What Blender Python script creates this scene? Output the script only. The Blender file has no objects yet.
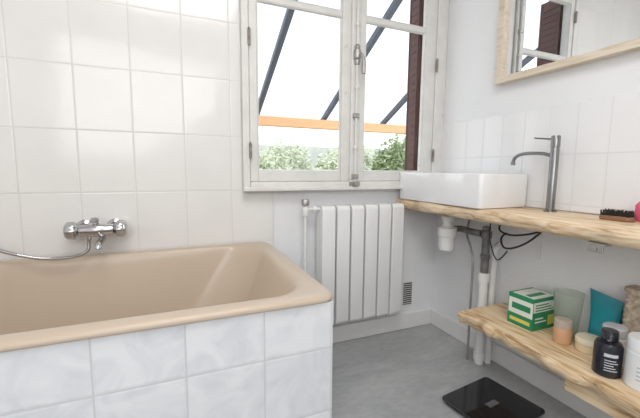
import bpy, bmesh, math, random
from mathutils import Vector, Matrix
random.seed(7)
S = bpy.context.scene
COL = S.collection
S.view_settings.view_transform = 'Standard'

# ------------------------------------------------------------------ helpers
WO = {}
def box(bm, x0, x1, y0, y1, z0, z1):
    v = [bm.verts.new(p) for p in [(x0,y0,z0),(x1,y0,z0),(x1,y1,z0),(x0,y1,z0),(x0,y0,z1),(x1,y0,z1),(x1,y1,z1),(x0,y1,z1)]]
    for f in [(3,2,1,0),(4,5,6,7),(0,1,5,4),(1,2,6,5),(2,3,7,6),(3,0,4,7)]:
        bm.faces.new([v[i] for i in f])
    return v
def loft(bm, rings, cap0=True, cap1=True, closed=True):
    R = [[bm.verts.new(p) for p in r] for r in rings]
    n = len(R[0])
    for a, b in zip(R, R[1:]):
        for i in range(n if closed else n-1):
            j = (i+1) % n
            try: bm.faces.new([a[i], a[j], b[j], b[i]])
            except ValueError: pass
    if cap0: bm.faces.new(list(reversed(R[0])))
    if cap1: bm.faces.new(R[-1])
    return R
def rrect(x0, x1, y0, y1, r, z, n=7):
    pts = []
    for cx, cy, a0 in ((x1-r,y1-r,0),(x0+r,y1-r,90),(x0+r,y0+r,180),(x1-r,y0+r,270)):
        for i in range(n+1):
            a = math.radians(a0 + 90*i/n)
            pts.append((cx+r*math.cos(a), cy+r*math.sin(a), z))
    return pts
def smooth_path(pts, k=8):
    P = [Vector(p) for p in pts]; out = []
    for i in range(len(P)-1):
        p0 = P[max(i-1,0)]; p1 = P[i]; p2 = P[i+1]; p3 = P[min(i+2,len(P)-1)]
        for j in range(k):
            t = j/k
            out.append(.5*((2*p1)+(-p0+p2)*t+(2*p0-5*p1+4*p2-p3)*t*t+(-p0+3*p1-3*p2+p3)*t**3))
    out.append(P[-1]); return out
def tube(bm, pts, r, seg=14, cap=True):
    P = [Vector(p) for p in pts]
    if not isinstance(r, (list, tuple)): r = [r]*len(P)
    rings = []; prev = None
    for i, p in enumerate(P):
        d = (P[min(i+1,len(P)-1)]-P[max(i-1,0)]).normalized()
        if prev is None:
            u = d.orthogonal().normalized()
        else:
            u = (prev - d*prev.dot(d)).normalized()
        prev = u; w = d.cross(u)
        rings.append([p+(u*math.cos(2*math.pi*k/seg)+w*math.sin(2*math.pi*k/seg))*r[i] for k in range(seg)])
    loft(bm, rings, cap, cap)
def lathe(bm, prof, c, seg=32, axis='z', flute=0, nf=8):
    rings = []
    for r, h in prof:
        ring = []
        for k in range(seg):
            a = 2*math.pi*k/seg
            rr = r*(1+flute*math.cos(nf*a)) if r > .008 else r
            q = (rr*math.cos(a), rr*math.sin(a))
            if axis == 'z': p = (c[0]+q[0], c[1]+q[1], c[2]+h)
            elif axis == 'x': p = (c[0]+h, c[1]+q[0], c[2]+q[1])
            else: p = (c[0]+q[0], c[1]+h, c[2]+q[1])
            ring.append(p)
        rings.append(ring)
    loft(bm, rings)
def obj(name, bm, mat, parent=None, bevel=0, origin=None, segs=2):
    bmesh.ops.recalc_face_normals(bm, faces=bm.faces)
    if parent is not None: L = WO[parent.name]
    elif origin is not None: L = Vector(origin)
    else:
        xs=[v.co.x for v in bm.verts]; ys=[v.co.y for v in bm.verts]; zs=[v.co.z for v in bm.verts]
        L = Vector(((min(xs)+max(xs))/2,(min(ys)+max(ys))/2,min(zs)))
    bmesh.ops.translate(bm, verts=bm.verts, vec=-L)
    for f in bm.faces: f.smooth = True
    if not bevel:
        for e in bm.edges:
            if len(e.link_faces)==2 and e.calc_face_angle(0) > math.radians(35): e.smooth = False
    me = bpy.data.meshes.new(name); bm.to_mesh(me); bm.free()
    me.materials.append(mat)
    o = bpy.data.objects.new(name, me); COL.objects.link(o)
    if parent is not None: o.parent = parent
    else: o.location = L
    WO[o.name] = L.copy()
    if bevel:
        m = o.modifiers.new('bevel','BEVEL'); m.width = bevel; m.segments = segs
        m.limit_method = 'ANGLE'; m.angle_limit = math.radians(40); m.harden_normals = True
    return o
def tag(o, label, cat, group=None):
    o['label'] = label; o['category'] = cat
    if group: o['group'] = group
    return o
def thing(name, loc, label, cat, group=None):
    o = bpy.data.objects.new(name, None); COL.objects.link(o); o.location = loc
    o.empty_display_size = .05
    WO[o.name] = Vector(loc); return tag(o, label, cat, group)
def struct(name, bm, mat, bevel=0, label=None):
    o = obj(name, bm, mat, bevel=bevel); o['kind'] = 'structure'
    if label: o['label'] = label
    return o
NB = bmesh.new

# ------------------------------------------------------------------ materials
def newmat(name):
    m = bpy.data.materials.new(name); m.use_nodes = True
    nt = m.node_tree; return m, nt, nt.nodes['Principled BSDF']
def pmat(name, c, rough=.5, metal=0, var=.06, scale=8, bump=0, bscale=60, stretch=None, c2=None, chips=None, **kw):
    m, nt, b = newmat(name); N = nt.nodes; L = nt.links
    tc = N.new('ShaderNodeTexCoord'); mp = N.new('ShaderNodeMapping'); L.new(tc.outputs['Object'], mp.inputs[0])
    if stretch: mp.inputs['Scale'].default_value = stretch
    no = N.new('ShaderNodeTexNoise'); no.inputs['Scale'].default_value = scale; no.inputs['Detail'].default_value = 5
    L.new(mp.outputs[0], no.inputs['Vector'])
    r = N.new('ShaderNodeValToRGB'); L.new(no.outputs[0], r.inputs[0])
    r.color_ramp.elements[0].position = .3; r.color_ramp.elements[1].position = .7
    a = c2 if c2 else tuple(max(0,x*(1-var)) for x in c); d = c if c2 else tuple(min(1,x*(1+var)) for x in c)
    r.color_ramp.elements[0].color = (*a,1); r.color_ramp.elements[1].color = (*d,1)
    out = r.outputs[0]
    if chips:
        n3 = N.new('ShaderNodeTexNoise'); n3.inputs['Scale'].default_value = 26; n3.inputs['Detail'].default_value = 9; n3.inputs['Roughness'].default_value = .65
        L.new(mp.outputs[0], n3.inputs['Vector'])
        r3 = N.new('ShaderNodeValToRGB'); L.new(n3.outputs[0], r3.inputs[0])
        r3.color_ramp.elements[0].position = .66; r3.color_ramp.elements[0].color = (0,0,0,1)
        r3.color_ramp.elements[1].position = .70; r3.color_ramp.elements[1].color = (1,1,1,1)
        mx = N.new('ShaderNodeMix'); mx.data_type='RGBA'; L.new(r3.outputs[0], mx.inputs[0]); L.new(out, mx.inputs[6]); mx.inputs[7].default_value = (*chips,1)
        out = mx.outputs[2]
    L.new(out, b.inputs['Base Color'])
    b.inputs['Roughness'].default_value = rough; b.inputs['Metallic'].default_value = metal
    for k, v in kw.items(): b.inputs[k.replace('_',' ')].default_value = v
    if bump:
        n2 = N.new('ShaderNodeTexNoise'); n2.inputs['Scale'].default_value = bscale; n2.inputs['Detail'].default_value = 4
        L.new(mp.outputs[0], n2.inputs['Vector'])
        bp = N.new('ShaderNodeBump'); bp.inputs['Strength'].default_value = bump; bp.inputs['Distance'].default_value = .005
        L.new(n2.outputs[0], bp.inputs['Height']); L.new(bp.outputs[0], b.inputs['Normal'])
    return m
def tilemat(name, ua, u0, w, v0, h, c, grout, g=.004, rough=.12, marble=None, tv=.03):
    m, nt, b = newmat(name); N = nt.nodes; L = nt.links
    ge = N.new('ShaderNodeNewGeometry'); sp = N.new('ShaderNodeSeparateXYZ'); L.new(ge.outputs['Position'], sp.inputs[0])
    def M(op, a, bb=None):
        n = N.new('ShaderNodeMath'); n.operation = op
        for i, x in enumerate((a, bb)):
            if x is None: continue
            if isinstance(x, (int, float)): n.inputs[i].default_value = x
            else: L.new(x, n.inputs[i])
        return n.outputs[0]
    def ax(out, o0, s):
        q = M('DIVIDE', M('SUBTRACT', out, o0), s); f = M('FRACT', q); fl = M('FLOOR', q)
        return M('MULTIPLY', M('MINIMUM', f, M('SUBTRACT', 1.0, f)), s), fl
    du, fu = ax(sp.outputs[ua], u0, w); dv, fv = ax(sp.outputs[2], v0, h)
    d = M('MINIMUM', du, dv)
    mr = N.new('ShaderNodeMapRange'); mr.inputs['From Min'].default_value = g*.35; mr.inputs['From Max'].default_value = g*.7
    L.new(d, mr.inputs['Value'])
    cb = N.new('ShaderNodeCombineXYZ'); L.new(fu, cb.inputs[0]); L.new(fv, cb.inputs[1])
    wn = N.new('ShaderNodeTexWhiteNoise'); L.new(cb.outputs[0], wn.inputs['Vector'])
    no = N.new('ShaderNodeTexNoise'); no.inputs['Scale'].default_value = 8 if marble else 5; no.inputs['Detail'].default_value = 9
    no.inputs['Distortion'].default_value = 1.6 if marble else 0
    off = N.new('ShaderNodeVectorMath'); off.operation = 'MULTIPLY_ADD'; off.inputs[1].default_value = (3,3,3)
    L.new(wn.outputs['Color'], off.inputs[0]); L.new(ge.outputs['Position'], off.inputs[2]); L.new(off.outputs[0], no.inputs['Vector'])
    r = N.new('ShaderNodeValToRGB'); L.new(no.outputs[0], r.inputs[0])
    r.color_ramp.elements[0].position = .35; r.color_ramp.elements[1].position = .62
    a = marble if marble else tuple(x*(1-tv) for x in c)
    r.color_ramp.elements[0].color = (*a,1); r.color_ramp.elements[1].color = (*c,1)
    hs = N.new('ShaderNodeHueSaturation'); L.new(r.outputs[0], hs.inputs['Color'])
    L.new(M('ADD', M('MULTIPLY', wn.outputs['Value'], tv), 1-tv/2), hs.inputs['Value'])
    mx = N.new('ShaderNodeMix'); mx.data_type = 'RGBA'; L.new(mr.outputs[0], mx.inputs[0])
    mx.inputs[6].default_value = (*grout,1); L.new(hs.outputs[0], mx.inputs[7]); L.new(mx.outputs[2], b.inputs['Base Color'])
    mr2 = N.new('ShaderNodeMapRange'); mr2.interpolation_type = 'SMOOTHSTEP'
    mr2.inputs['From Min'].default_value = g*.3; mr2.inputs['From Max'].default_value = g*1.8; L.new(d, mr2.inputs['Value'])
    bp = N.new('ShaderNodeBump'); bp.inputs['Strength'].default_value = .3; bp.inputs['Distance'].default_value = .002
    L.new(mr2.outputs[0], bp.inputs['Height'])
    n3 = N.new('ShaderNodeTexNoise'); n3.inputs['Scale'].default_value = 12; L.new(off.outputs[0], n3.inputs['Vector'])
    b2 = N.new('ShaderNodeBump'); b2.inputs['Strength'].default_value = .18; b2.inputs['Distance'].default_value = .005
    L.new(n3.outputs[0], b2.inputs['Height']); L.new(bp.outputs[0], b2.inputs['Normal']); L.new(b2.outputs[0], b.inputs['Normal'])
    rr = N.new('ShaderNodeMapRange'); rr.inputs['To Min'].default_value = .8; rr.inputs['To Max'].default_value = rough
    L.new(mr.outputs[0], rr.inputs['Value']); L.new(rr.outputs[0], b.inputs['Roughness'])
    return m
def floormat():
    m, nt, b = newmat('grey_vinyl_floor'); N = nt.nodes; L = nt.links
    ge = N.new('ShaderNodeNewGeometry')
    def noise(s, d, dist=0, st=None):
        n = N.new('ShaderNodeTexNoise'); n.inputs['Scale'].default_value = s; n.inputs['Detail'].default_value = d; n.inputs['Distortion'].default_value = dist
        mp = N.new('ShaderNodeMapping'); L.new(ge.outputs['Position'], mp.inputs[0])
        if st: mp.inputs['Scale'].default_value = st; mp.inputs['Rotation'].default_value = (0,0,.5)
        L.new(mp.outputs[0], n.inputs['Vector']); return n
    n1 = noise(2.4, 7, 1.0, (1,2.6,1)); n2 = noise(20, 6, .5, (1,2.2,1))
    r1 = N.new('ShaderNodeValToRGB'); L.new(n1.outputs[0], r1.inputs[0])
    r1.color_ramp.elements[0].position=.28; r1.color_ramp.elements[1].position=.72
    r1.color_ramp.elements[0].color=(.36,.37,.38,1); r1.color_ramp.elements[1].color=(.49,.495,.50,1)
    r2 = N.new('ShaderNodeValToRGB'); L.new(n2.outputs[0], r2.inputs[0])
    r2.color_ramp.elements[0].position=.35; r2.color_ramp.elements[1].position=.65
    r2.color_ramp.elements[0].color=(.87,.87,.87,1); r2.color_ramp.elements[1].color=(1,1,1,1)
    mx = N.new('ShaderNodeMix'); mx.data_type='RGBA'; mx.blend_type='MULTIPLY'; mx.inputs[0].default_value=1
    L.new(r1.outputs[0], mx.inputs[6]); L.new(r2.outputs[0], mx.inputs[7]); L.new(mx.outputs[2], b.inputs['Base Color'])
    b.inputs['Roughness'].default_value=.30
    bp = N.new('ShaderNodeBump'); bp.inputs['Strength'].default_value=.10; bp.inputs['Distance'].default_value=.003
    L.new(n2.outputs[0], bp.inputs['Height']); L.new(bp.outputs[0], b.inputs['Normal'])
    return m
def woodmat(name, ca, cb, cc, axis=1, rough=.5, knots=.8):
    m, nt, b = newmat(name); N = nt.nodes; L = nt.links
    ge = N.new('ShaderNodeNewGeometry'); mp = N.new('ShaderNodeMapping'); L.new(ge.outputs['Position'], mp.inputs[0])
    s = [20,20,20]; s[axis] = 1.7; mp.inputs['Scale'].default_value = s
    no = N.new('ShaderNodeTexNoise'); no.inputs['Scale'].default_value = 2.4; no.inputs['Detail'].default_value = 9; no.inputs['Distortion'].default_value = 1.5
    L.new(mp.outputs[0], no.inputs['Vector'])
    r = N.new('ShaderNodeValToRGB'); L.new(no.outputs[0], r.inputs[0]); cr = r.color_ramp
    cr.elements[0].position=.32; cr.elements[0].color=(*cc,1); cr.elements[1].position=.62; cr.elements[1].color=(*ca,1)
    e = cr.elements.new(.46); e.color=(*cb,1)
    vo = N.new('ShaderNodeTexVoronoi'); vo.inputs['Scale'].default_value = 6.5
    L.new(ge.outputs['Position'], vo.inputs['Vector'])
    kr = N.new('ShaderNodeValToRGB'); L.new(vo.outputs['Distance'], kr.inputs[0])
    kr.color_ramp.elements[0].position=.06; kr.color_ramp.elements[0].color=(.40,.28,.18,1)
    kr.color_ramp.elements[1].position=.19; kr.color_ramp.elements[1].color=(1,1,1,1)
    mx = N.new('ShaderNodeMix'); mx.data_type='RGBA'; mx.blend_type='MULTIPLY'; mx.inputs[0].default_value=knots
    L.new(r.outputs[0], mx.inputs[6]); L.new(kr.outputs[0], mx.inputs[7]); L.new(mx.outputs[2], b.inputs['Base Color'])
    b.inputs['Roughness'].default_value=rough
    bp = N.new('ShaderNodeBump'); bp.inputs['Strength'].default_value=.3; bp.inputs['Distance'].default_value=.003
    L.new(no.outputs[0], bp.inputs['Height']); L.new(bp.outputs[0], b.inputs['Normal'])
    return m
def glassmat(name, fac=.015, col=(1,1,1)):
    m = bpy.data.materials.new(name); m.use_nodes = True; nt = m.node_tree; N = nt.nodes; L = nt.links
    N.remove(N['Principled BSDF']); out = N['Material Output']
    t = N.new('ShaderNodeBsdfTransparent'); g = N.new('ShaderNodeBsdfGlossy'); g.inputs['Roughness'].default_value=.03
    no = N.new('ShaderNodeTexNoise'); no.inputs['Scale'].default_value = 3
    r = N.new('ShaderNodeValToRGB'); L.new(no.outputs[0], r.inputs[0])
    r.color_ramp.elements[0].color=(*[x*.97 for x in col],1); r.color_ramp.elements[1].color=(*col,1); L.new(r.outputs[0], t.inputs[0])
    mx = N.new('ShaderNodeMixShader'); mx.inputs[0].default_value = fac
    L.new(t.outputs[0], mx.inputs[1]); L.new(g.outputs[0], mx.inputs[2]); L.new(mx.outputs[0], out.inputs[0])
    return m
def translucent(name, col, tfac=.5, tcol=None):
    m = bpy.data.materials.new(name); m.use_nodes = True; nt = m.node_tree; N = nt.nodes; L = nt.links
    N.remove(N['Principled BSDF']); out = N['Material Output']
    t = N.new('ShaderNodeBsdfTransparent'); t.inputs[0].default_value=(*(tcol or col),1)
    g = N.new('ShaderNodeBsdfTranslucent')
    no = N.new('ShaderNodeTexNoise'); no.inputs['Scale'].default_value = 3
    r = N.new('ShaderNodeValToRGB'); L.new(no.outputs[0], r.inputs[0])
    r.color_ramp.elements[0].color=(*[x*.9 for x in col],1); r.color_ramp.elements[1].color=(*col,1); L.new(r.outputs[0], g.inputs[0])
    d = N.new('ShaderNodeBsdfDiffuse'); L.new(r.outputs[0], d.inputs[0])
    md = N.new('ShaderNodeMixShader'); md.inputs[0].default_value=.45; L.new(g.outputs[0], md.inputs[1]); L.new(d.outputs[0], md.inputs[2])
    mx = N.new('ShaderNodeMixShader'); mx.inputs[0].default_value = tfac
    L.new(t.outputs[0], mx.inputs[1]); L.new(md.outputs[0], mx.inputs[2]); L.new(mx.outputs[0], out.inputs[0])
    return m

M = dict(
 tile_back = tilemat('cream_wall_tiles', 0, -.368, .208, .896, .261, (.815,.805,.785), (.68,.665,.64), g=.0034, rough=.12, tv=.03),
 tile_right = tilemat('white_wall_tiles', 1, .925, .118, .863, .211, (.83,.83,.835), (.70,.70,.70), g=.003, rough=.15, tv=.02),
 tile_panel = tilemat('marbled_bath_tiles', 0, .01, .204, .468, .204, (.79,.80,.82), (.61,.61,.625), g=.0045, rough=.2, marble=(.68,.70,.735), tv=.03),
 paint = pmat('white_paint', (.83,.83,.83), .75, var=.015, scale=3, bump=.25, bscale=45),
 paint_cool = pmat('cool_white_paint', (.815,.82,.83), .75, var=.02, scale=3, bump=.4, bscale=35),
 ceil = pmat('ceiling_paint', (.85,.85,.85), .85, var=.01, bump=.1),
 gloss_white = pmat('white_gloss_paint', (.80,.795,.78), .35, var=.03, scale=10, bump=.15, bscale=30),
 window_paint = pmat('old_window_paint', (.75,.74,.71), .4, var=.05, scale=14, bump=.3, bscale=35, chips=(.50,.46,.40)),
 floor = floormat(),
 tub = pmat('beige_enamel', (.535,.437,.340), .30, var=.015, scale=3, Coat_Weight=.12, Coat_Roughness=.2),
 chrome = pmat('chrome', (.55,.55,.56), .16, 1, var=.02),
 steel = pmat('brushed_steel', (.28,.28,.28), .28, 1, var=.06, scale=20, stretch=(6,6,.5)),
 dull = pmat('dull_zinc', (.42,.41,.39), .45, .8, var=.15, scale=25),
 rad = pmat('radiator_enamel', (.83,.83,.82), .3, var=.015),
 ceramic = pmat('white_ceramic', (.86,.86,.86), .08, var=.01, Coat_Weight=.5),
 pvc = pmat('white_pvc', (.80,.80,.79), .35, var=.03),
 greypipe = pmat('grey_metal_pipe', (.17,.165,.16), .5, .4, var=.35, scale=30, bump=.3),
 black = pmat('black_rubber', (.02,.02,.022), .5, var=.2),
 blackglass = pmat('black_glass', (.008,.009,.012), .08, var=.2, Coat_Weight=.5),
 pine = woodmat('pale_pine', (.80,.66,.48), (.68,.50,.32), (.42,.26,.13)),
 pine_z = woodmat('pale_ash_frame', (.74,.65,.53), (.68,.58,.45), (.60,.48,.35), knots=.1),
 pine_low = woodmat('warm_pine', (.80,.64,.44), (.68,.48,.28), (.40,.23,.10)),
 mirror = pmat('silver_mirror', (.90,.91,.92), .01, 1, var=.002),
 glass = glassmat('window_glass'),
 hinge = pmat('worn_iron', (.30,.27,.24), .5, .5, var=.3, scale=40),
 shutter = pmat('dark_brown_shutter', (.105,.045,.035), .55, var=.15),
 rafter = pmat('dark_slate_metal', (.09,.10,.125), .5, .2, var=.1),
 beam = pmat('orange_wood_beam', (.80,.44,.22), .6, var=.08, scale=4, stretch=(1,8,8)),
 roof = translucent('clear_roof_sheet', (.85,.88,.92), .2, (.83,.865,.90)),
 ground = pmat('gravel', (.45,.43,.38), .9, var=.2, scale=12, bump=.4),
 leaf = pmat('leaf_green', (.17,.25,.09), .5, c2=(.38,.46,.25), scale=6),
 leaf2 = pmat('pale_leaf_green', (.40,.47,.30), .5, c2=(.64,.68,.53), scale=6),
 bark = pmat('bark', (.24,.20,.16), .9, var=.3, scale=30, bump=.5),
 wallout = pmat('rendered_garden_wall', (.55,.58,.54), .9, var=.08, bump=.3),
 green = pmat('green_cardboard', (.02,.25,.11), .45, var=.1),
 yellow = pmat('yellow_print', (.74,.66,.14), .45, var=.05),
 whitecard = pmat('white_card', (.80,.82,.74), .5, var=.03),
 cup = translucent('pale_green_plastic', (.86,.90,.84), .34, (.94,.97,.94)),
 teal = pmat('teal_foil', (.015,.30,.37), .32, var=.2, bump=1.0, bscale=9),
 amber = pmat('amber_contents', (.62,.36,.20), .25, var=.08),
 lidclear = pmat('frosted_lid', (.52,.44,.36), .35, var=.05),
 cream = pmat('cream_plastic', (.80,.68,.46), .4, var=.04),
 creamlid = pmat('pale_yellow_lid', (.84,.76,.58), .35, var=.03),
 darkbottle = pmat('dark_blue_black_bottle', (.012,.014,.022), .22, var=.2, Coat_Weight=.3),
 whiteplastic = pmat('white_plastic', (.80,.81,.83), .35, var=.02),
 greylid = pmat('grey_lid', (.62,.63,.65), .35, var=.02),
 greyprint = pmat('grey_print', (.40,.41,.45), .5, var=.1),
 paleprint = pmat('pale_print', (.60,.62,.66), .5, var=.05),
 wicker = pmat('woven_fabric', (.70,.60,.48), .9, c2=(.34,.25,.18), scale=60, bump=.8, bscale=90),
 pink = pmat('pink_sponge', (.78,.12,.22), .8, var=.1, bump=.6, bscale=120),
 bristle = pmat('dark_bristle', (.03,.024,.02), .8, var=.3),
 brushwood = pmat('brown_wood', (.26,.13,.07), .45, var=.2, stretch=(10,1,10)),
 grille = pmat('dark_mesh', (.05,.05,.05), .6, var=.2),
)

# ------------------------------------------------------------------ room
YB, XR, XL, YN, ZC = 1.738, 1.54, -1.25, -1.3, 2.5
bm = NB(); box(bm, XL-.1, XR+.1, YN-.1, YB+.12, -.08, 0); struct('floor', bm, M['floor'])
bm = NB(); box(bm, XL-.1, XR+.1, YN-.1, YB+.12, ZC, ZC+.08); struct('ceiling', bm, M['ceil'])
bm = NB(); box(bm, XL-.1, XL, YN, YB, 0, ZC); struct('wall_left', bm, M['paint'])
bm = NB(); box(bm, XL-.1, XR+.1, YN-.1, YN, 0, ZC); struct('wall_near', bm, M['paint'])
bm = NB(); box(bm, XR, XR+.1, YN, YB+.12, 0, ZC); wr = struct('wall_right', bm, M['paint_cool'])
bm = NB(); box(bm, XR-.006, XR, -.4, YB, .836, 1.285); o = obj('tile_cladding', bm, M['tile_right'], wr, bevel=.002); o['label'] = 'white tile band above the wooden counter'
bm = NB(); WX0, WX1, WZ0, WZ1 = .31, XR, .90, 2.30
box(bm, XL-.1, WX0, YB, YB+.12, 0, ZC); box(bm, WX0, WX1, YB, YB+.12, 0, WZ0); box(bm, WX0, WX1, YB, YB+.12, WZ1, ZC)
wb = struct('wall_back', bm, M['paint_cool'])
bm = NB(); box(bm, XL, WX0-.006, YB-.007, YB, .60, ZC); box(bm, WX0-.006, .466, YB-.007, YB, .55, WZ0-.002)
o = obj('tile_cladding', bm, M['tile_back'], wb); o['label'] = 'off-white rectangular tiles above the bathtub'
bm = NB(); box(bm, .45, XR-.018, YB-.018, YB, 0, .10); struct('baseboard_back', bm, M['gloss_white'], bevel=.004)
bm = NB(); box(bm, XR-.018, XR, YN, YB, 0, .10); struct('baseboard_right', bm, M['gloss_white'], bevel=.004)

# window
bm = NB()
y0, y1 = 1.705, 1.80
box(bm, WX0, .345, y0, y1, WZ0, WZ1); box(bm, 1.462, WX1-.001, y0, y1, WZ0, WZ1)
box(bm, .345, 1.462, y0, y1, 2.25, WZ1); box(bm, .345, 1.462, y0, y1, WZ0, .938)
win = struct('window_1', bm, M['window_paint'], bevel=.006, label='old white painted double casement window')
bm = NB(); box(bm, WX0-.005, WX1-.002, 1.672, 1.704, .892, .914); obj('window_sill', bm, M['window_paint'], win, bevel=.006)
def casement(a, b, sl, sr):
    bm = NB(); y0, y1 = 1.712, 1.752
    box(bm, a, a+sl, y0, y1, .940, 2.245); box(bm, b-sr, b, y0, y1, .940, 2.245)
    box(bm, a+sl, b-sr, y0, y1, .940, .992); box(bm, a+sl, b-sr, y0, y1, 2.19, 2.245)
    c = obj('casement', bm, M['window_paint'], win, bevel=.005)
    bm = NB(); box(bm, a+sl, b-sr, y0+.006, y1-.004, 1.80, 1.828); obj('glazing_bar', bm, M['window_paint'], c, bevel=.004)
    bm = NB(); box(bm, a+sl-.004, b-sr+.004, 1.730, 1.734, .988, 2.194); obj('pane', bm, M['glass'], c)
    w = .009
    for z0, z1 in ((.992,1.80),(1.828,2.19)):
        bm = NB()
        loft(bm, [[(a+sl+i,y,z0+i),(b-sr-i,y,z0+i),(b-sr-i,y,z1-i),(a+sl+i,y,z1-i)] for i,y in ((0,1.729),(0,1.720),(w*.4,1.718),(w,1.729))], False, False)
        obj('beading', bm, M['window_paint'], c)
    return c
c1 = casement(.346, .903, .039, .062); c2 = casement(.925, 1.461, .058, .075)
bm = NB(); box(bm, .888, .940, 1.692, 1.711, .945, 2.24); obj('cover_strip', bm, M['window_paint'], win, bevel=.007, segs=3)
bm = NB(); tube(bm, [(.914,1.682,.93),(.914,1.682,2.24)], .0075, 12)
for z in (1.12, 1.44, 1.76, 2.08): lathe(bm, [(.0076,-.012),(.012,-.006),(.0135,0),(.012,.006),(.0076,.012)], (.914,1.682,z), 14)
esp = obj('espagnolette_bolt', bm, M['window_paint'], win)
for z in (.955, 1.28, 1.90):
    bm = NB(); box(bm, .896, .932, 1.671, 1.692, z, z+.024); obj('bolt_guide', bm, M['dull'], esp, bevel=.004)
bm = NB(); lathe(bm, [(.004,-.03),(.012,-.028),(.016,-.012),(.013,-.004),(.020,.004),(.022,.03),(.020,.046),(.013,.052),(.016,.064),(.010,.074),(.004,.076)], (.914,1.682,1.585), 18)
tube(bm, smooth_path([(.914,1.678,1.612),(.925,1.655,1.602),(.932,1.643,1.57),(.932,1.645,1.505)]), [.008]*8+[.009]*8+[.012]*9, 12)
obj('handle', bm, M['dull'], esp)
bm = NB(); box(bm, .890, .938, 1.668, 1.7035, .9145, .938); tube(bm, [(.914,1.655,.926),(.914,1.668,.926)], .014, 12); obj('keeper', bm, M['dull'], win, bevel=.002)
for x in (.3455, 1.4615):
    for z in (1.09, 1.62, 2.10):
        bm = NB(); tube(bm, [(x,1.700,z-.035),(x,1.700,z+.035)], .0075, 10); lathe(bm, [(.003,0),(.006,.003),(.003,.008)], (x,1.700,z+.035), 10)
        obj('hinge', bm, M['hinge'], win)
def shutter(xa, xb, ya, yb, lab):
    t = thing('folding_shutter', ((xa+xb)/2, (ya+yb)/2, .902), lab, 'shutter')
    w = (xb-xa)/2
    for i in range(2):
        bm = NB(); a = xa+i*w+.002; b = xa+(i+1)*w-.002
        box(bm, a, b, ya, ya+.012, .902, 2.29); box(bm, a, b, yb-.012, yb, .902, 2.29)
        box(bm, a+.003, b-.003, ya+.012, yb-.012, .902, 2.29)
        z = .96
        while z < 2.25:
            box(bm, a-.001, b+.001, ya+.02, yb-.02, z, z+.012); z += .045
        obj('leaf', bm, M['shutter'], t)
    return t
shutter(1.395, 1.455, 1.806, 1.895, 'dark brown folded shutter outside the right pane of the window')
shutter(.322, .366, 1.806, 1.96, 'dark brown folded shutter at the left side of the window, seen in the mirror')

# ------------------------------------------------------------------ outside
bm = NB(); box(bm, -8, 12, YB+.12, 14, -.35, -.25); g = struct('ground', bm, M['ground'])
lt = thing('lean_to_canopy', (2.0, 4.2, -.25), 'lean-to canopy with dark rafters, clear roof sheets and an orange beam outside the window', 'canopy')
zB = 1.60
def rz(y): return zB+.10+.50*(4.2-y)
RAF = (-.82,.06,.94,1.82,2.73,3.61,4.5)
for x in RAF:
    bm = NB(); w=.026; pr = []
    for y in (1.90, 4.35):
        pr.append([(x-w,y,rz(y)-.055),(x+w,y,rz(y)-.055),(x+w,y,rz(y)+.003),(x-w,y,rz(y)+.003)])
    loft(bm, pr); obj('rafter', bm, M['rafter'], lt)
bm = NB(); box(bm, -1.2, 5.0, 4.14, 4.24, zB-.075, zB+.04); obj('beam', bm, M['beam'], lt, bevel=.01)
for xa, xb in zip(RAF, RAF[1:]):
    bm = NB(); loft(bm, [[(xa+.003,y,rz(y)+.004),(xb-.003,y,rz(y)+.004),(xb-.003,y,rz(y)+.010),(xa+.003,y,rz(y)+.010)] for y in (1.90,4.40)]); obj('roof_sheet', bm, M['roof'], lt)
for x in (-1.1, 4.9):
    bm = NB(); box(bm, x-.05, x+.05, 4.14, 4.24, -.25, zB-.075); obj('post', bm, M['beam'], lt, bevel=.006)
bm = NB(); box(bm, -6, 14, 10.5, 10.7, -.25, 1.75); gw = obj('garden_wall', bm, M['wallout'], bevel=.01); tag(gw, 'greyish rendered garden wall behind the bushes outside', 'wall')
def bush(x, y, rx, ry, h, mat, lab, n, seed):
    rnd = random.Random(seed)
    t = thing('garden_bush', (x,y,-.25), lab, 'bush', None)
    bm = NB()
    for i in range(n):
        a = rnd.uniform(0,2*math.pi); cz = rnd.uniform(-.9,1); rr = (1-abs(cz)**3)**.5*rnd.uniform(.5,1.0)
        lump = 1+.10*math.sin(3*a+seed)+.06*math.sin(5*cz+seed)
        up_ = h*.45*cz*(1+.16*math.sin(4*a+seed)+.10*math.sin(9*a+2*seed))*rnd.uniform(.8,1.12)
        p = Vector((x+rx*rr*math.cos(a)*lump, y+ry*rr*math.sin(a)*lump, -.25+h*.55+up_))
        s = rnd.uniform(.035,.07)
        u = Vector((rnd.uniform(-1,1),rnd.uniform(-1,1),rnd.uniform(-1,1))).normalized(); w = u.orthogonal().normalized()
        vs = [bm.verts.new(p+q) for q in (u*s, w*s*.45, -u*s, -w*s*.45)]
        bm.faces.new(vs)
    obj('foliage', bm, mat, t)
    bm = NB(); tube(bm, [(x,y,-.25),(x+.02,y,h*.3),(x,y+.02,h*.55)], [.05,.04,.02], 8)
    tube(bm, [(x+.02,y,h*.25),(x+rx*.4,y,h*.55)], [.03,.012], 8); tube(bm, [(x+.02,y,h*.25),(x-rx*.4,y,h*.5)], [.03,.012], 8)
    obj('trunk', bm, M['bark'], t)
bush(1.50, 6.0, .57, .5, 1.42, M['leaf2'], 'pale green bush low in the left window pane, nearest the frame', 3000, 1)
bush(2.83, 6.0, .56, .5, 1.50, M['leaf2'], 'pale green bush beside the central window stiles', 3000, 2)
bush(4.17, 6.0, .57, .5, 1.76, M['leaf'], 'dark green bush low in the right window pane', 4400, 3)
bush(5.50, 6.0, .56, .5, 1.78, M['leaf'], 'green bush furthest right in the front row, hidden by the shutter', 1500, 4)
bush(2.5, 8.2, .80, .6, 1.80, M['leaf2'], 'pale bush in the back row, left window pane', 3600, 5)
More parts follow.
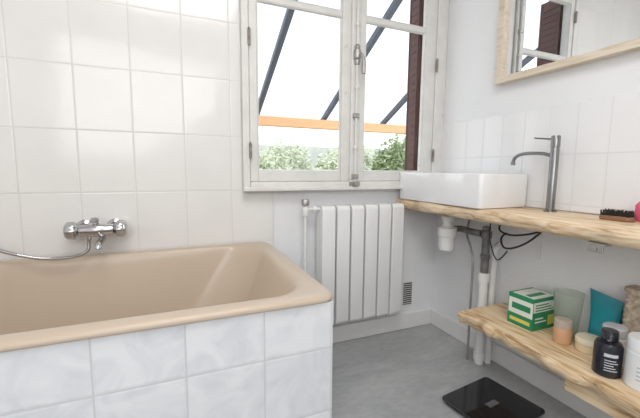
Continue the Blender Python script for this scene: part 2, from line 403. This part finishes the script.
bush(4.4, 8.2, .80, .6, 1.90, M['leaf2'], 'pale bush in the back row behind the central stiles', 3600, 6)
bush(6.3, 8.2, .80, .6, 2.10, M['leaf'], 'darker bush in the back row, right window pane', 3600, 8)

# ------------------------------------------------------------------ bathtub
bt = thing('bathtub', (-.41, 1.3, 0), 'beige built-in bathtub with a marbled white tile front', 'bathtub')
X0, X1, Y0, Y1 = -1.245, .435, .888, 1.729
rings = []
def rg(i0, i1, j0, j1, r, z): rings.append(rrect(X0+i0, X1-i1, Y0+j0, Y1-j1, r, z, 12))
rg(.010,.010,.010,.010,.045,.611); rg(0,0,0,0,.05,.613); rg(0,0,0,0,.05,.621); rg(.002,.002,.002,.002,.05,.627); rg(.008,.008,.008,.005,.05,.632); rg(.018,.018,.018,.011,.05,.6345)
rg(.055,.045,.048,.036,.13,.634); rg(.064,.054,.056,.044,.14,.631); rg(.073,.064,.064,.050,.15,.623); rg(.082,.074,.070,.056,.16,.608); rg(.094,.092,.078,.063,.17,.57)
rg(.11,.125,.092,.076,.185,.50); rg(.128,.165,.108,.092,.20,.42); rg(.145,.205,.125,.108,.21,.35); rg(.165,.245,.145,.128,.21,.295); rg(.195,.29,.175,.158,.20,.257); rg(.24,.345,.215,.20,.17,.238); rg(.30,.42,.26,.245,.12,.233)
bm = NB(); loft(bm, rings, False, True); tb = obj('tub', bm, M['tub'], bt)
sm = tb.modifiers.new('smooth','SUBSURF'); sm.levels = 2; sm.render_levels = 2
bm = NB(); box(bm, X0, .424, .899, .935, 0, .611); box(bm, .385, .424, .935, 1.715, 0, .611); obj('tiled_panel', bm, M['tile_panel'], bt, bevel=.002)
bm = NB(); lathe(bm, [(.002,0),(.026,.0),(.03,.004),(.022,.008),(.002,.008)], (-.85,1.3,.234), 24); obj('drain', bm, M['chrome'], bt)

# bath mixer
fx, fy, fz = -.305, 1.655, .745
bmx = thing('bath_mixer', (fx, YB-.007, fz), 'chrome wall-mounted bath mixer tap above the beige bathtub', 'tap')
bm = NB(); lathe(bm, [(.006,-.062),(.021,-.061),(.024,-.05),(.024,-.03),(.028,-.02),(.030,0),(.028,.02),(.024,.03),(.024,.05),(.021,.061),(.006,.062)], (fx,fy,fz), 28, 'x')
obj('body', bm, M['chrome'], bmx)
for dx in (-.075,.075):
    bm = NB(); lathe(bm, [(.006,0),(.033,0),(.032,-.010),(.020,-.018),(.017,-.05),(.017,-.075)], (fx+dx*.75,YB-.008,fz+.004), 24, 'y'); obj('wall_flange', bm, M['chrome'], bmx)
for s in (-1,1):
    bm = NB(); lathe(bm, [(.006,.0625*s),(.018,.063*s),(.022,.068*s),(.034,.074*s),(.036,.084*s),(.034,.100*s),(.027,.108*s),(.018,.111*s),(.004,.112*s)], (fx,fy,fz+.002), 40, 'x', .04, 8); obj('knob', bm, M['chrome'], bmx)
bm = NB(); lathe(bm, [(.004,.022),(.012,.024),(.012,.034),(.016,.036),(.016,.046),(.010,.052),(.004,.053)], (fx-.005,fy,fz), 18)
obj('diverter', bm, M['chrome'], bmx)
bm = NB(); tube(bm, smooth_path([(fx+.02,fy,fz-.018),(fx+.02,fy-.01,fz-.035),(fx+.018,fy-.05,fz-.045),(fx+.018,fy-.085,fz-.05),(fx+.018,fy-.092,fz-.062)]), .013, 14); obj('spout', bm, M['chrome'], bmx)
bm = NB(); lathe(bm, [(.012,0),(.012,-.018),(.009,-.020),(.009,-.030)], (fx-.03,fy,fz-.020), 14); obj('hose_nut', bm, M['chrome'], bmx)
P = smooth_path([(fx-.03,fy,fz-.045),(fx-.034,fy-.012,fz-.080),(fx-.070,fy-.030,fz-.097),(fx-.14,fy-.030,fz-.101),(-.54,1.640,.658),(-.66,1.66,.705),(-.82,1.68,.82),(-1.0,1.70,1.02),(-1.12,1.718,1.15)], 30)
bm = NB(); tube(bm, P, [.0075 if i%2 else .0062 for i in range(len(P))], 10); obj('shower_hose', bm, M['chrome'], bmx)

# ------------------------------------------------------------------ radiator
RX0, RX1, RY0, RY1, RZ0, RZ1 = .688, 1.206, 1.612, 1.700, .166, .815
rad = thing('radiator', ((RX0+RX1)/2, 1.66, RZ0), 'white six-section radiator on the wall under the window', 'radiator')
sw = (RX1-RX0)/6
for i in range(6):
    a = RX0+i*sw+.0055; b = RX0+(i+1)*sw-.0055
    prof = [(RY0,RZ0+.018),(RY0+.004,RZ0+.006),(RY0+.012,RZ0)]+[(RY1-.012,RZ0),(RY1-.002,RZ0+.01)]
    prof += [(RY1,RZ1-.02),(RY1-.008,RZ1-.005),(RY1-.02,RZ1)]+[(RY0+.024,RZ1),(RY0+.010,RZ1-.004),(RY0+.003,RZ1-.014),(RY0,RZ1-.028)]
    bm = NB(); m = .004
    loft(bm, [[(a,y+ (m if y<1.65 else -m)*1, z) for y,z in prof],[(a+m,y,z) for y,z in prof],[(b-m,y,z) for y,z in prof],[(b,y+(m if y<1.65 else -m),z) for y,z in prof]])
    s = obj('section', bm, M['rad'], rad)
for z in (RZ0+.05, RZ1-.05):
    bm = NB(); tube(bm, [(RX0+.006,1.66,z),(RX1-.006,1.66,z)], .018, 14); obj('header_pipe', bm, M['rad'], rad)
for x in (RX0+sw, RX1-sw):
    for z in (RZ1-.10, RZ0+.08):
        bm = NB(); box(bm, x-.0025, x+.0025, RY1-.02, YB-.001, z, z+.03); obj('wall_bracket', bm, M['rad'], rad)
vx = .616
bm = NB(); tube(bm, [(RX0+.006,1.66,RZ1-.018),(vx-.012,1.66,RZ1-.018)], .010, 12)
lathe(bm, [(.007,-.034),(.015,-.032),(.018,-.008),(.015,.012),(.010,.018)], (vx,1.66,RZ1-.018), 14)
lathe(bm, [(.010,0),(.017,.001),(.017,.018),(.010,.019)], (RX0-.034,1.66,RZ1-.018), 6, 'x')
v = obj('valve', bm, M['gloss_white'], rad)
bm = NB(); lathe(bm, [(.006,.018),(.018,.02),(.021,.026),(.020,.046),(.016,.052),(.006,.053)], (vx,1.66,RZ1-.018), 32, 'z', .04, 8); obj('valve_knob', bm, M['dull'], v)
bm = NB(); tube(bm, [(vx,1.66,RZ1-.045),(vx,1.66,0.0)], .0070, 12); obj('supply_pipe', bm, M['rad'], rad)

# wall vent
vt = thing('wall_vent', (1.34, YB, .155), 'small dark vent grille low on the back wall beside the radiator', 'vent')
bm = NB(); box(bm, 1.296, 1.374, YB-.006, YB, .150, .304); obj('frame', bm, M['gloss_white'], vt, bevel=.002)
bm = NB(); box(bm, 1.303, 1.367, YB-.0075, YB-.0061, .157, .297); obj('mesh', bm, M['grille'], vt)
for i in range(10):
    bm = NB(); box(bm, 1.303, 1.367, YB-.010, YB-.0076, .164+i*.0135, .1675+i*.0135); obj('slat', bm, M['gloss_white'], vt)

# ------------------------------------------------------------------ planks
def plank(name, x0, x1, y0, y1, z0, z1, amp, seed, mat, lab, cat):
    rings = []; n = 130
    for i in range(n+1):
        y = y0+(y1-y0)*i/n
        w = amp*(math.sin(y*6+seed)+.6*math.sin(y*15+seed*2)+.45*math.sin(y*37+seed)+.25*math.sin(y*71))
        e = .8*amp*math.sin(y*21+seed)+.4*amp*math.sin(y*53)
        f = x0+w; h = z1-z0; q = .002*math.sin(y*19+seed)
        rings.append([(x1,y,z0),(x1,y,z1),(f+.018,y,z1),(f+.006,y,z1-.006),(f+e*.5,y,z1-h*.3),(f+.001+e,y,z0+h*.5),(f+.006+e,y,z0+h*.22),(f+.014+e*.4,y,z0+.005+q),(f+.026,y,z0)])
    bm = NB(); loft(bm, rings); o = obj(name, bm, mat); tag(o, lab, cat); return o
CT = .833
cb_ = plank('counter_board', 1.222, XR-.007, -.15, YB-.010, .777, CT, .0055, 1.0, M['pine'], 'pale pine live-edge counter board carrying the white basin', 'counter')
ST = .33
plank('lower_shelf_board', 1.234, XR-.001, -.15, 1.21, .272, ST, .010, 2.3, M['pine_low'], 'warm pine lower shelf board under the counter with toiletries on it', 'shelf')
bm = NB(); box(bm, 1.275, 1.31, -.1, .735, .216, .272); o = obj('shelf_batten', bm, M['pine_low'], bevel=.003); tag(o, 'orange-brown wooden batten fixed under the lower shelf board', 'batten')
for y in (1.05, .45):
    bm = NB(); box(bm, XR-.006, XR, y-.012, y+.012, .60, .776); box(bm, 1.33, XR-.006, y-.012, y+.012, .771, .7768)
    o = obj('angle_bracket', bm, M['gloss_white']); tag(o, 'white angle bracket under the counter, %s' % ('behind the hoses' if y>1 else 'nearer the camera'), 'bracket')
for y in (.95, .2):
    bm = NB(); box(bm, XR-.024, XR-.019, y-.012, y+.012, .12, .271); box(bm, 1.33, XR-.024, y-.012, y+.012, .266, .2718)
    o = obj('shelf_bracket', bm, M['dull']); tag(o, 'grey metal bracket under the lower shelf, %s' % ('below the green box' if y>.5 else 'nearer the camera'), 'bracket')
bm = NB(); box(bm, 1.224, 1.262, .625, .680, .770, .7768); box(bm, 1.222, 1.228, .630, .675, .748, .770); tube(bm, [(1.216,.652,.759),(1.222,.652,.759)], .007, 10)
o = obj('clip', bm, M['dull'], cb_, bevel=.001); o['label'] = 'small grey metal clip under the front edge'

# ------------------------------------------------------------------ basin
bs = thing('washbasin', (1.37, 1.41, CT), 'white rectangular ceramic basin standing on the pine counter', 'basin')
a0,a1,b0,b1 = 1.224,1.524,1.110,1.712
R = [rrect(a0+.012,a1-.012,b0+.012,b1-.012,.014,CT+.0005), rrect(a0+.004,a1-.004,b0+.004,b1-.004,.018,CT+.004), rrect(a0+.001,a1-.001,b0+.001,b1-.001,.020,CT+.02), rrect(a0,a1,b0,b1,.020,.984), rrect(a0+.001,a1-.001,b0+.001,b1-.001,.019,.988), rrect(a0+.004,a1-.004,b0+.004,b1-.004,.018,.990),
     rrect(a0+.012,a1-.012,b0+.012,b1-.012,.018,.990), rrect(a0+.015,a1-.015,b0+.015,b1-.015,.02,.986), rrect(a0+.022,a1-.022,b0+.022,b1-.022,.03,.90), rrect(a0+.035,a1-.035,b0+.04,b1-.04,.04,.868), rrect(a0+.07,a1-.07,b0+.10,b1-.10,.04,.860)]
bm = NB(); loft(bm, R); obj('bowl', bm, M['ceramic'], bs)
bm = NB(); lathe(bm, [(.002,0),(.026,0),(.028,.003),(.02,.006),(.002,.006)], (1.37,1.41,.861), 20); obj('drain', bm, M['chrome'], bs)

# basin mixer (tall)
px, py = 1.462, .962
tm = thing('basin_mixer', (px,py,CT), 'tall brushed steel basin mixer tap standing beside the basin', 'tap')
bm = NB(); lathe(bm, [(.004,0),(.025,0),(.025,.005),(.0165,.007),(.0165,.262),(.0155,.264),(.0155,.268),(.0175,.270),(.0175,.312),(.015,.317),(.004,.318)], (px,py,CT), 28); obj('body', bm, M['steel'], tm)
bm = NB(); tube(bm, smooth_path([(px,py+.010,1.066),(px,py+.05,1.078),(px,py+.11,1.082),(px,py+.155,1.078),(px,py+.182,1.064),(px,py+.190,1.044)],6), .0075, 14); lathe(bm, [(.007,0),(.0095,0),(.0095,.016),(.007,.018)], (px,py+.190,1.030), 14); obj('spout', bm, M['steel'], tm)
bm = NB(); tube(bm, [(px,py+.012,1.136),(px-.012,py+.085,1.146)], [.0042,.0034], 10); obj('lever', bm, M['steel'], tm)

# ------------------------------------------------------------------ plumbing
sx, sy = 1.368, 1.45
sp = thing('bottle_siphon', (sx,sy,.56), 'white plastic bottle siphon hanging under the basin', 'siphon')
bm = NB(); lathe(bm, [(.006,.0),(.028,.002),(.040,.012),(.043,.04),(.043,.085),(.049,.088),(.051,.11),(.049,.134),(.036,.138),(.027,.15),(.027,.17),(.036,.174),(.036,.196),(.020,.198),(.020,.2165)], (sx,sy,.56), 24); obj('trap_body', bm, M['pvc'], sp)
bm = NB(); tube(bm, smooth_path([(sx+.042,sy,.680),(sx+.062,sy-.03,.688),(1.430,1.34,.685),(1.438,1.285,.684)]), .0175, 14); obj('waste_arm', bm, M['greypipe'], sp)
dp = thing('drain_pipe', (1.440,1.255,0), 'grey and white drain standpipe running down behind the lower shelf', 'pipe')
bm = NB(); tube(bm, [(1.44,1.255,.475),(1.44,1.255,.725)], .019, 16); lathe(bm, [(.018,0),(.025,.002),(.025,.035),(.018,.037)], (1.44,1.255,.665), 16); lathe(bm, [(.018,0),(.023,.002),(.023,.02),(.018,.022)], (1.44,1.255,.56), 16); obj('upper_pipe', bm, M['greypipe'], dp)
bm = NB(); tube(bm, [(1.44,1.255,0),(1.44,1.255,.475)], .022, 16); lathe(bm, [(.021,0),(.028,.002),(.028,.045),(.021,.047)], (1.44,1.255,.44), 16); lathe(bm, [(.021,0),(.028,.002),(.028,.04),(.021,.042)], (1.44,1.255,.02), 16); obj('lower_pipe', bm, M['pvc'], dp)
bm = NB(); tube(bm, smooth_path([(1.485,1.240,0),(1.485,1.240,.30),(1.487,1.242,.52),(1.495,1.245,.60),(1.536,1.25,.63)]), .0165, 12); o = obj('supply_pipe', bm, M['pvc']); tag(o, 'thinner white pipe rising beside the drain standpipe', 'pipe')
bm = NB()
tube(bm, smooth_path([(1.408,1.30,0),(1.408,1.30,.30),(1.408,1.30,.52),(1.42,1.33,.60),(1.45,1.39,.66),(1.49,1.42,.72),(1.50,1.42,.770)]), .006, 10)
o = obj('thin_supply_pipe', bm, M['dull']); tag(o, 'thin grey pipe running up left of the drain standpipe', 'pipe')
hs = [[(1.468,.985,.770),(1.468,1.0,.735),(1.458,1.05,.682),(1.45,1.11,.645),(1.458,1.165,.635),(1.478,1.20,.66),(1.50,1.212,.68),(1.537,1.22,.69)],
      [(1.447,.97,.770),(1.44,.985,.745),(1.43,1.04,.722),(1.428,1.11,.708),(1.435,1.17,.715),(1.46,1.20,.733),(1.50,1.215,.738),(1.537,1.22,.740)],
      [(1.43,1.22,.770),(1.415,1.215,.74),(1.41,1.21,.68),(1.43,1.20,.60),(1.46,1.20,.565),(1.50,1.205,.575),(1.537,1.21,.60)]]
for h, l in zip(hs, ('lower black flexible hose looping under the counter','upper black flexible hose running under the counter to the pipes','black cable hanging lowest, in front of the drain standpipe')):
    bm = NB(); tube(bm, smooth_path(h), .0045 if 'hose' in l else .003, 10); o = obj('flexible_hose' if 'hose' in l else 'cable', bm, M['black']); tag(o, l, 'hose' if 'hose' in l else 'cable')

# ------------------------------------------------------------------ mirror
my0, my1, mz0, mz1 = .25, 1.315, 1.433, 2.25
mr = thing('wall_mirror', (XR, (my0+my1)/2, mz0), 'rectangular wall mirror in a pale wooden frame above the counter', 'mirror')
bm = NB(); fw=.030; xa=XR-.045
box(bm, xa, XR, my0, my1, mz0, mz0+fw); box(bm, xa, XR, my0, my1, mz1-fw, mz1); box(bm, xa, XR, my1-fw, my1, mz0+fw, mz1-fw); box(bm, xa, XR, my0, my0+fw, mz0+fw, mz1-fw)
obj('frame', bm, M['pine_z'], mr)
bm = NB(); box(bm, XR-.022, XR-.018, my0+fw, my1-fw, mz0+fw, mz1-fw); obj('glass', bm, M['mirror'], mr)

# ------------------------------------------------------------------ counter items
nb = thing('nail_brush', (1.42,.70,CT), 'brown wooden nail brush lying dark bristles up on the counter', 'brush')
bm = NB(); loft(bm, [rrect(1.400,1.440,.652,.748,.018,CT), rrect(1.397,1.443,.649,.751,.02,CT+.006), rrect(1.398,1.442,.650,.750,.02,CT+.014), rrect(1.402,1.438,.654,.746,.018,CT+.017)]); obj('handle', bm, M['brushwood'], nb)
bm = NB(); rnd = random.Random(4)
for i in range(8):
    for j in range(20):
        x=1.404+i*.0046; y=.658+j*.0044; tube(bm, [(x,y,CT+.016),(x+rnd.uniform(-.003,.003),y+rnd.uniform(-.003,.003),CT+.036+rnd.uniform(-.003,.003))], .0013, 5)
o = obj('bristles', bm, M['bristle'], nb); o['kind'] = 'stuff'
bm = NB(); loft(bm, [rrect(1.465,1.515,.605,.673,.02,CT), rrect(1.460,1.520,.600,.678,.024,CT+.012), rrect(1.460,1.520,.600,.678,.024,CT+.055), rrect(1.468,1.512,.608,.670,.018,CT+.068)])
o = obj('bath_sponge', bm, M['pink']); tag(o, 'pink sponge on the counter at the right edge behind the nail brush', 'sponge')

# ------------------------------------------------------------------ shelf items
gb = thing('carton_box', (1.435,.985,ST), 'green and white cardboard carton at the far end of the lower shelf', 'box')
bx = (1.362,1.514,.930,1.048); H=.138
bm = NB(); box(bm, *bx, ST, ST+H); obj('carton', bm, M['green'], gb, bevel=.002)
e=.0008
bm = NB(); box(bm, bx[0]-e, bx[0]+.0005, bx[2]+.002, bx[3]-.004, ST+.052, ST+.120); obj('white_panel', bm, M['whitecard'], gb)
bm = NB(); box(bm, bx[0]+.002, bx[1]-.004, bx[2]-e, bx[2]+.0005, ST+.080, ST+.124); obj('white_panel', bm, M['whitecard'], gb)
bm = NB(); box(bm, bx[0]+.008, bx[1]-.008, bx[2]+.006, bx[3]-.012, ST+H-.0005, ST+H+e); obj('white_panel', bm, M['whitecard'], gb)
for k in range(3):
    bm = NB(); box(bm, bx[0]+.012, bx[0]+.125-.016*(k%3), bx[2]-.0014, bx[2]-e, ST+.086+k*.0115, ST+.091+k*.0115); obj('print_line', bm, M['green'], gb)
bm = NB(); box(bm, bx[0]-.0014, bx[0]-e, bx[2]+.012, bx[3]-.02, ST+.074, ST+.100); obj('print_line', bm, M['green'], gb)
bm = NB(); box(bm, bx[0]+.02, bx[0]+.12, bx[2]+.03, bx[2]+.055, ST+H+e, ST+H+.0014); obj('print_line', bm, M['green'], gb)
for k in range(2):
    bm = NB(); box(bm, bx[0]+.015, bx[0]+.085-.02*(k%2), bx[2]-e, bx[2]+.0005, ST+.034+k*.015, ST+.040+k*.015); obj('print_line', bm, M['whitecard'], gb)
bm = NB(); box(bm, bx[0]+.095, bx[0]+.138, bx[2]-e, bx[2]+.0005, ST+.016, ST+.060); obj('yellow_panel', bm, M['yellow'], gb)
bm = NB(); box(bm, bx[0]-e, bx[0]+.0005, bx[2]+.012, bx[3]-.012, ST+.018, ST+.034); obj('yellow_panel', bm, M['yellow'], gb)
bm = NB(); c=(1.475,.864,ST); lathe(bm, [(.004,0),(.036,0),(.038,.004),(.053,.178),(.055,.180),(.0535,.182),(.0505,.178),(.036,.008),(.004,.006)], c, 32); o=obj('plastic_beaker', bm, M['cup']); tag(o, 'pale green translucent beaker between the green carton and the teal pouch', 'cup')
bm = NB(); rr=[]
for k in range(13):
    t=k/12; z=ST+.200*t; th=.026*math.cos(t*math.pi/2)**.8*(.75+.25*math.sin(t*9))+.0012; cy=.740+.012*t; hw=.055-.007*math.sin(t*math.pi)+.004*t; cx=1.495+.020*t
    rr.append([(cx+th*math.sin(a), cy+hw*math.copysign(abs(math.cos(a))**.7, math.cos(a)), z+.012*t*t*math.cos(a)) for a in [2*math.pi*i/24 for i in range(24)]])
loft(bm, rr); tp=obj('foil_pouch', bm, M['teal']); tag(tp, 'teal foil pouch standing against the wall behind the jars', 'pouch')
aj = thing('amber_jar', (1.395,.828,ST), 'small amber jar with a frosted lid in front of the beaker', 'jar')
bm = NB(); lathe(bm, [(.004,0),(.029,0),(.032,.004),(.032,.058),(.028,.064),(.004,.064)], (1.395,.828,ST), 28); obj('body', bm, M['amber'], aj)
bm = NB(); lathe(bm, [(.004,.0645),(.031,.0645),(.031,.092),(.029,.094),(.004,.094)], (1.395,.828,ST), 28); obj('lid', bm, M['lidclear'], aj)
cj = thing('cream_pot', (1.420,.746,ST), 'low round cream-coloured pot in front of the teal pouch', 'pot')
bm = NB(); lathe(bm, [(.004,0),(.038,0),(.042,.004),(.043,.030),(.04,.032),(.004,.032)], (1.420,.746,ST), 32); obj('body', bm, M['cream'], cj)
bm = NB(); lathe(bm, [(.004,.0325),(.044,.0325),(.044,.048),(.041,.053),(.004,.054)], (1.420,.746,ST), 32); obj('lid', bm, M['creamlid'], cj)
db = thing('dark_bottle', (1.313,.632,ST), 'black bottle with a ribbed black cap at the front of the lower shelf', 'bottle')
c=(1.313,.632,ST)
bm = NB(); lathe(bm, [(.004,0),(.035,0),(.039,.004),(.039,.100),(.034,.112),(.022,.119),(.018,.121),(.004,.121)], c, 32); obj('body', bm, M['darkbottle'], db)
bm = NB(); lathe(bm, [(.004,.1215),(.024,.1215)]+[(.024 if k%2 else .0228,.123+k*.003) for k in range(9)]+[(.022,.152),(.004,.153)], c, 28); obj('cap', bm, M['darkbottle'], db)
def arcstrip(bm, c, r, a0, a1, z0, z1, n=8):
    A=[math.radians(a0+(a1-a0)*i/n) for i in range(n+1)]
    lo=[bm.verts.new((c[0]+r*math.cos(a),c[1]+r*math.sin(a),z0)) for a in A]; hi=[bm.verts.new((c[0]+r*math.cos(a),c[1]+r*math.sin(a),z1)) for a in A]
    for i in range(n): bm.faces.new([lo[i],lo[i+1],hi[i+1],hi[i]])
bm = NB(); arcstrip(bm, c, .0394, 192, 248, ST+.073, ST+.084); obj('label_print', bm, M['paleprint'], db)
for k in range(5):
    bm = NB(); arcstrip(bm, c, .0394, 196, 250-9*(k%3), ST+.026+k*.0085, ST+.029+k*.0085); obj('label_print', bm, M['paleprint'], db)
def wjar(x,y,r,h,lab,lm='whiteplastic'):
    t = thing('white_jar', (x,y,ST), lab, 'jar')
    bm = NB(); lathe(bm, [(.004,0),(r-.004,0),(r,.004),(r,h*.72),(r-.004,h*.75),(.004,h*.75)], (x,y,ST), 32); obj('body', bm, M['whiteplastic'], t)
    bm = NB(); lathe(bm, [(.004,h*.752),(r-.001,h*.752),(r-.001,h*.97),(r-.004,h),(.004,h)], (x,y,ST), 32); obj('lid', bm, M[lm], t)
    return t
wjar(1.408,.664,.036,.136,'white plastic jar with a pale grey lid just behind the black bottle','greylid')
wx,wy,wr_ = 1.338,.542,.050
t = wjar(wx,wy,wr_,.160,'large white plastic jar at the right edge of the photo beside the black bottle')
for k in range(4):
    bm = NB(); arcstrip(bm, (wx,wy,ST), wr_+.0004, 180, 240-8*(k%2), ST+.035+k*.013, ST+.038+k*.013); obj('label_print', bm, M['greyprint'], t)
wp = thing('woven_basket', (1.495,.6,ST), 'brown woven basket against the wall at the right end of the shelf', 'basket')
bm = NB(); rr=[]
for k in range(27):
    z=ST+.25*k/26; o_=.003*(k%2); rr.append(rrect(1.462-o_,1.530+o_*.5,.520-o_,.675+o_,.02,z))
loft(bm, rr); obj('body', bm, M['wicker'], wp)
bm = NB(); loft(bm, [rrect(1.457,1.533,.515,.680,.022,ST+.2505), rrect(1.455,1.534,.513,.682,.022,ST+.258), rrect(1.457,1.533,.515,.680,.022,ST+.266)]); obj('rim', bm, M['wicker'], wp)

# ------------------------------------------------------------------ bathroom scale
sc = thing('bathroom_scale', (1.20,.965,0), 'black glass bathroom scale on the grey floor below the shelf', 'scale')
rot = Matrix.Translation((1.202,.965,0)) @ Matrix.Rotation(math.radians(7),4,'Z') @ Matrix.Scale(1.05,4,(1,0,0)) @ Matrix.Scale(.92,4,(0,1,0))
bm = NB(); loft(bm, [rrect(-.148,.148,-.148,.148,.018,.018), rrect(-.15,.15,-.15,.15,.02,.020), rrect(-.15,.15,-.15,.15,.02,.025), rrect(-.148,.148,-.148,.148,.018,.027)]); bmesh.ops.transform(bm, matrix=rot, verts=bm.verts); obj('platform', bm, M['blackglass'], sc)
for ux in (-.11,.11):
    for uy in (-.11,.11):
        bm = NB(); lathe(bm, [(.004,0),(.018,0),(.02,.003),(.02,.018),(.004,.018)], (ux,uy,0), 18); bmesh.ops.transform(bm, matrix=rot, verts=bm.verts); obj('foot', bm, M['black'], sc)
bm = NB(); box(bm, -.03,.03,-.015,.015,.0268,.0273); bmesh.ops.transform(bm, matrix=rot, verts=bm.verts); obj('display', bm, M['greypipe'], sc)

# ------------------------------------------------------------------ light
w = bpy.data.worlds.new('World'); S.world = w; w.use_nodes = True
w.node_tree.nodes['Background'].inputs[0].default_value = (.94,.97,1,1); w.node_tree.nodes['Background'].inputs[1].default_value = 2.4
def area(name, loc, tgt, sx, sy, e, col=(1,1,1), portal=False):
    l = bpy.data.lights.new(name,'AREA'); l.shape='RECTANGLE'; l.size=sx; l.size_y=sy; l.energy=e; l.color=col
    o = bpy.data.objects.new(name, l); COL.objects.link(o); o.location = loc
    o.rotation_euler = (Vector(tgt)-Vector(loc)).to_track_quat('-Z','Y').to_euler()
    if portal: l.cycles.is_portal = True
    return o
area('window_portal', (.92,1.87,1.6), (.92,0,1.6), 1.2, 1.4, 1, portal=True)
area('ceiling_fill', (.1,.2,2.46), (.1,.2,0), 1.0, 1.0, 21, (1,.99,.98))  # added soft overhead fill for the interior, no fixture is modelled
area('rear_fill', (-.3,-1.1,1.7), (.4,1.5,.7), 1.6, 1.2, 22, (1,.995,.99))  # added fill from behind the camera, brightens the bath panel and room

# ------------------------------------------------------------------ camera
f = 345.0; th = math.atan(.4205); p = math.atan(39/345)
fwd = Vector((math.sin(th)*math.cos(p), math.cos(th)*math.cos(p), -math.sin(p)))
right = Vector((math.cos(th), -math.sin(th), 0)); up = right.cross(fwd)
ro = math.radians(.5)
right, up = right*math.cos(ro)+up*math.sin(ro), up*math.cos(ro)-right*math.sin(ro)
cd = bpy.data.cameras.new('Camera'); cam = bpy.data.objects.new('Camera', cd); COL.objects.link(cam)
cam.matrix_world = Matrix(((right.x,up.x,-fwd.x,0),(right.y,up.y,-fwd.y,0),(right.z,up.z,-fwd.z,1.0),(0,0,0,1)))
cd.sensor_width = 36; cd.lens = f*36/640; cd.clip_start = .02
S.camera = cam
